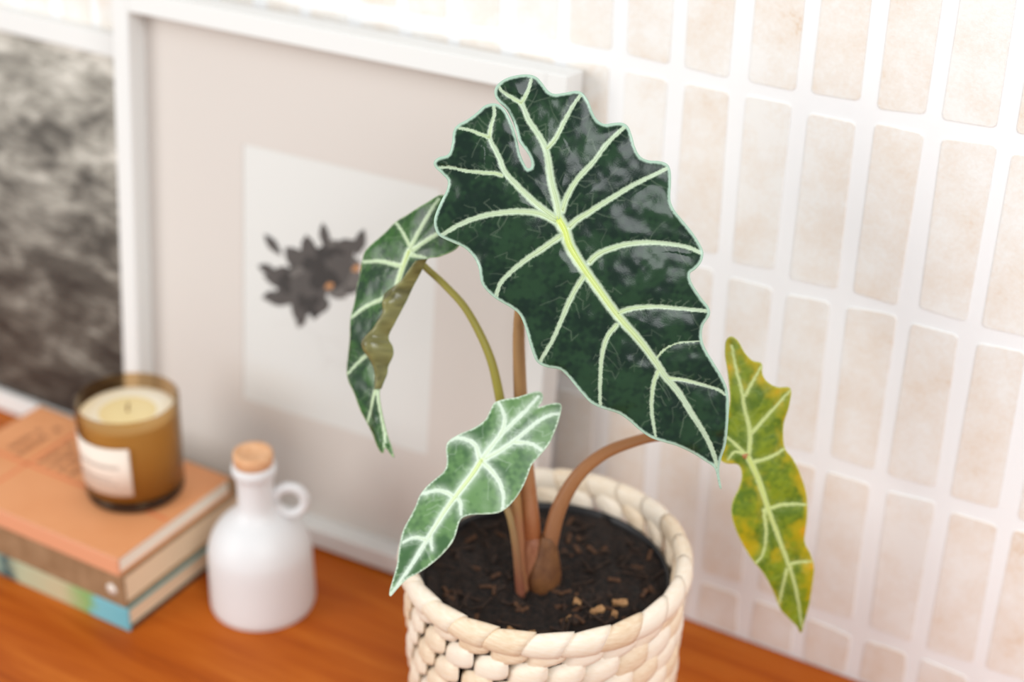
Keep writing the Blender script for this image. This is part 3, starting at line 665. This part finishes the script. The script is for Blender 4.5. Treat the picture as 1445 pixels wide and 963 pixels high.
LEAF_C=dict(origin=(-0.0068, -0.25, 0.2759), axes=((-0.23129, -0.68838, -0.68749),(0.92512, 0.06307, -0.37439),(0.30109, -0.72261, 0.62224)), bend=(1.8, 0.6, 0.8),
 outline=[(-35.7, -14.9), (-40.9, -11.2), (-47.1, -4.5), (-54.6, 1.2), (-58.4, 4.9), (-58.2, 8.3), (-54.4, 10.4), (-49.4, 10.6), (-53.4, 13.8), (-58.2, 18.6), (-59.4, 21.7), (-57.2, 23.9), (-49.2, 26.9), (-42.2, 28.6), (-33.3, 30.1), (-23.8, 29.4), (-16.0, 28.5), (-9.8, 30.0), (-2.0, 31.6), (6.6, 32.1), (15.4, 30.9), (21.7, 28.1), (26.8, 22.6), (32.1, 15.4), (36.8, 11.1), (41.1, 10.4), (49.7, 13.0), (56.2, 13.8), (65.0, 12.5), (74.6, 10.0), (83.1, 6.6), (90.6, 2.6), (98.6, 0.7), (106.2, -0.6), (103.8, -3.1), (95.9, -5.7), (85.7, -9.0), (76.3, -13.6), (66.6, -17.5), (56.8, -18.8), (48.6, -19.8), (42.4, -21.3), (35.0, -20.9), (27.4, -18.8), (19.8, -16.7), (13.8, -18.6), (6.8, -24.3), (1.5, -25.8), (-6.4, -22.1), (-14.5, -16.6), (-23.0, -13.4), (-30.2, -14.2)],
 midrib=[(-0.1, -0.3), (12.2, 0.0), (29.0, -1.1), (41.7, -1.5), (60.9, -1.1), (78.1, -0.4), (94.1, -0.5), (104.2, -1.0)],
 veins=[(1.85,[(-1.8, -0.5), (-18.7, 0.6), (-31.1, 2.9), (-43.6, 5.2), (-55.2, 6.6)]),
  (1.85,[(-2.0, 1.2), (-14.2, 7.3), (-28.2, 12.1), (-39.4, 15.2), (-48.8, 19.6), (-53.2, 24.2)]),
  (1.62,[(-20.1, 0.5), (-28.2, -1.5), (-34.0, -6.4), (-37.1, -12.2)]),
  (1.85,[(0.1, -1.9), (-5.4, -8.5), (-6.0, -14.4), (-3.3, -21.8), (1.4, -25.5)]),
  (1.85,[(0.7, 1.2), (2.3, 9.5), (5.5, 18.0), (11.5, 24.8), (19.3, 29.1)]),
  (1.48,[(-21.8, 11.1), (-26.9, 20.2), (-27.5, 29.6)]),
  (1.62,[(30.0, -1.3), (30.2, -7.7), (33.5, -14.6), (40.4, -20.9)]),
  (1.48,[(28.6, -0.5), (30.8, 4.1), (36.7, 8.6)]),
  (1.39,[(62.8, -1.3), (66.0, -8.7), (72.9, -13.2)]),
  (1.2,[(58.6, -0.9), (62.3, 2.1), (66.1, 5.6)])])
LEAF_D=dict(origin=(0.1298, -0.13, 0.26), axes=((0.36698, 0.04404, -0.92919),(0.71297, 0.62827, 0.31136),(0.5975, -0.77674, 0.19917)), bend=(1.6, 0.7, 0.8),
 outline=[(-81.9, 10.8), (-83.4, 14.9), (-79.1, 18.2), (-70.1, 19.9), (-62.7, 23.4), (-58.2, 28.7), (-51.6, 27.0), (-45.0, 28.5), (-39.0, 33.9), (-34.9, 41.9), (-23.8, 37.7), (-11.9, 30.4), (2.8, 26.0), (13.2, 29.0), (27.3, 31.2), (43.4, 31.2), (60.5, 26.6), (77.4, 20.7), (89.5, 22.1), (101.0, 21.8), (116.3, 16.4), (131.9, 10.7), (144.4, 4.1), (151.4, 0.0), (143.2, -1.9), (133.5, -6.0), (124.3, -9.3), (107.0, -10.7), (89.6, -13.7), (77.8, -17.9), (65.4, -20.6), (50.7, -22.6), (37.2, -22.4), (27.9, -18.6), (20.0, -11.6), (11.1, -7.3), (3.1, -7.8), (-0.9, -14.9), (-5.9, -18.1), (-17.7, -15.7), (-27.4, -8.0), (-41.6, -0.0), (-59.3, 4.5), (-72.7, 7.0)],
 midrib=[(-0.1, 0.3), (17.6, 2.3), (41.7, 2.7), (72.7, 4.1), (96.4, 5.4), (119.9, 4.7), (146.0, 2.0)],
 veins=[(1.53,[(-1.0, 1.2), (-16.7, 6.7), (-33.6, 8.1), (-47.5, 10.1), (-61.6, 11.1), (-77.4, 13.3)]),
  (1.24,[(-42.6, 11.4), (-50.6, 20.7), (-57.6, 28.5)]),
  (1.43,[(-15.2, 7.2), (-23.1, 21.6), (-29.4, 33.3), (-33.8, 41.6)]),
  (1.43,[(5.1, 2.3), (6.0, 15.3), (3.9, 25.6)]),
  (1.43,[(42.7, 3.6), (43.9, 14.2), (50.7, 29.2)]),
  (1.24,[(90.8, 4.8), (91.6, 11.6), (96.0, 22.3)]),
  (1.24,[(-1.7, -0.5), (-11.1, -4.8), (-19.1, -9.4)]),
  (1.15,[(-2.4, -1.0), (-6.9, -7.2), (-2.9, -13.6)]),
  (1.24,[(41.9, -0.3), (61.0, -3.8), (75.3, -10.0), (81.2, -18.0)]),
  (1.15,[(93.8, 2.9), (107.2, -3.4), (121.2, -9.3)])])
PAL_A = dict(base=((18, 38, 28), (34, 60, 38)), vein=(184, 201, 172), core=(204, 218, 112), margin=(168, 194, 174), under=((92, 96, 60), (120, 118, 78)), midw=3.9, mw=1.8, hair=.3)
PAL_B = dict(base=((26, 56, 30), (54, 94, 40)), vein=(196, 214, 178), core=(200, 216, 140), margin=(150, 178, 128), under=((66, 62, 34), (142, 138, 86)), midw=2.4, mw=.7, hair=.35)
PAL_C = dict(base=((58, 96, 52), (96, 134, 78)), vein=(214, 228, 210), core=(206, 222, 150), margin=(206, 224, 200), under=((120, 140, 90), (140, 155, 100)), midw=2.4, mw=.8, hair=.7)
PAL_D = dict(base=((84, 108, 20), (122, 138, 26)), vein=(196, 208, 140), core=(200, 212, 124), margin=(190, 190, 90), under=((130, 130, 50), (150, 140, 60)), midw=1.9, mw=.5, hair=.3, patch=(170, 152, 18), patch2=(212, 152, 30))
LM_A = leaf_mat('dark_leaf', .21, .12, .27); LM_B = leaf_mat('green_leaf', .24, .15, .4); LM_C = leaf_mat('young_leaf', .4, .2, .45); LM_D = leaf_mat('yellowing_leaf', .5, .2, .3)
LEAF_B['rib_stop'] = .28
build_leaf(LEAF_A, PAL_A, .75, LM_A, 1, .7, 1.8, .0, True, 'large glossy dark green leaf with pale veins, facing forward')
build_leaf(LEAF_B, PAL_B, 1.1, LM_B, 2, .5, 1.2, .1, True, 'drooping green leaf with one margin rolled over to its brown underside')
build_leaf(LEAF_C, PAL_C, .9, LM_C, 3, .3, .9, .55, True, 'small light green leaf with whitish veins over the basket rim', .8)
build_leaf(LEAF_D, PAL_D, 1.0, LM_D, 4, .5, 1.0, .15, True, 'yellowing leaf with orange-tinged margins hanging beside the tiled wall', .9)
def petiole(pts, r0, r1, m, label=None):
    P = resample(catmull([tuple(W(p)) for p in pts], 8), .004); n = len(P)
    o = tube('petiole', P, [r0+(r1-r0)*(i/(n-1))**.7 for i in range(n)], m, plant, 12)
    if label: o['label'] = label
ORANGE = stem_mat('rusty_stem', lin((150, 72, 34)), lin((170, 130, 84)), .17, .32)
OLIVE = stem_mat('olive_stem', lin((160, 104, 72)), lin((150, 140, 56)), .2, .31)
BROWN = stem_mat('brown_stem', lin((132, 84, 58)), lin((172, 116, 70)), .16, .28)
PINK = stem_mat('pinkish_stem', lin((140, 84, 64)), lin((150, 130, 80)), .16, .26)
petiole([(.0053, -.2, .150), (.0033, -.2, .1964), (-.0031, -.195, .2238), (-.0115, -.19, .2701), (-.0175, -.185, .3104), (-.0194, -.183, .3469), (-.0126, -.185, .3863), (.0092, -.199, .424), (.0225, -.2085, .4385)], .0078, .0026, ORANGE, 'rusty orange leaf stalk')
petiole([(.0033, -.21, .148), (-.0021, -.208, .1902), (-.0068, -.206, .2229), (-.0136, -.204, .2541), (-.0239, -.2, .2937), (-.0344, -.197, .322), (-.0531, -.194, .3476), (-.0706, -.193, .361), (-.0854, -.193, .3700), (-.0954, -.199, .3820)], .0052, .0022, OLIVE, 'arching olive leaf stalk')
petiole([(.0140, -.2, .148), (.0152, -.199, .172), (.0165, -.196, .190), (.0197, -.19, .2144), (.0284, -.182, .2381), (.0415, -.172, .2544), (.0575, -.162, .2641), (.0736, -.152, .2693), (.0944, -.14, .2687), (.1166, -.131, .2629), (.1295, -.1302, .2602)], .0080, .0022, BROWN, 'arching brown leaf stalk')
petiole([(.0050, -.216, .148), (.0010, -.216, .183), (-.0052, -.215, .2099), (-.0151, -.215, .2297), (-.0222, -.2245, .2560)], .0036, .0018, PINK)
cp = catmull([(0, -.006), (.009, -.004), (.0118, .003), (.0122, .010), (.0110, .017), (.0090, .025), (.0074, .032), (.0060, .038), (.0046, .042)], 4)
co = lathe('corm', [(max(0, r), z) for r, z in cp], noisy('corm_skin', lin((96, 58, 32)), lin((126, 82, 46)), 90, .55, .4, .001), plant, 28)
co.location = W((.0142, -.2005, .1515)); co.rotation_euler = (-.06, .04, 0)
sh = catmull([(.0055, 0), (.0085, .01), (.0088, .024), (.0070, .036), (.0035, .042)], 4)
sh = lathe('dry_sheath', [(r, z) for r, z in sh], noisy('sheath_skin', lin((120, 62, 34)), lin((170, 112, 80)), 120, .6, .4, .001, sc=(1, 1, .2)), plant, 20)
sh.location = W((.0052, -.2015, .1505))
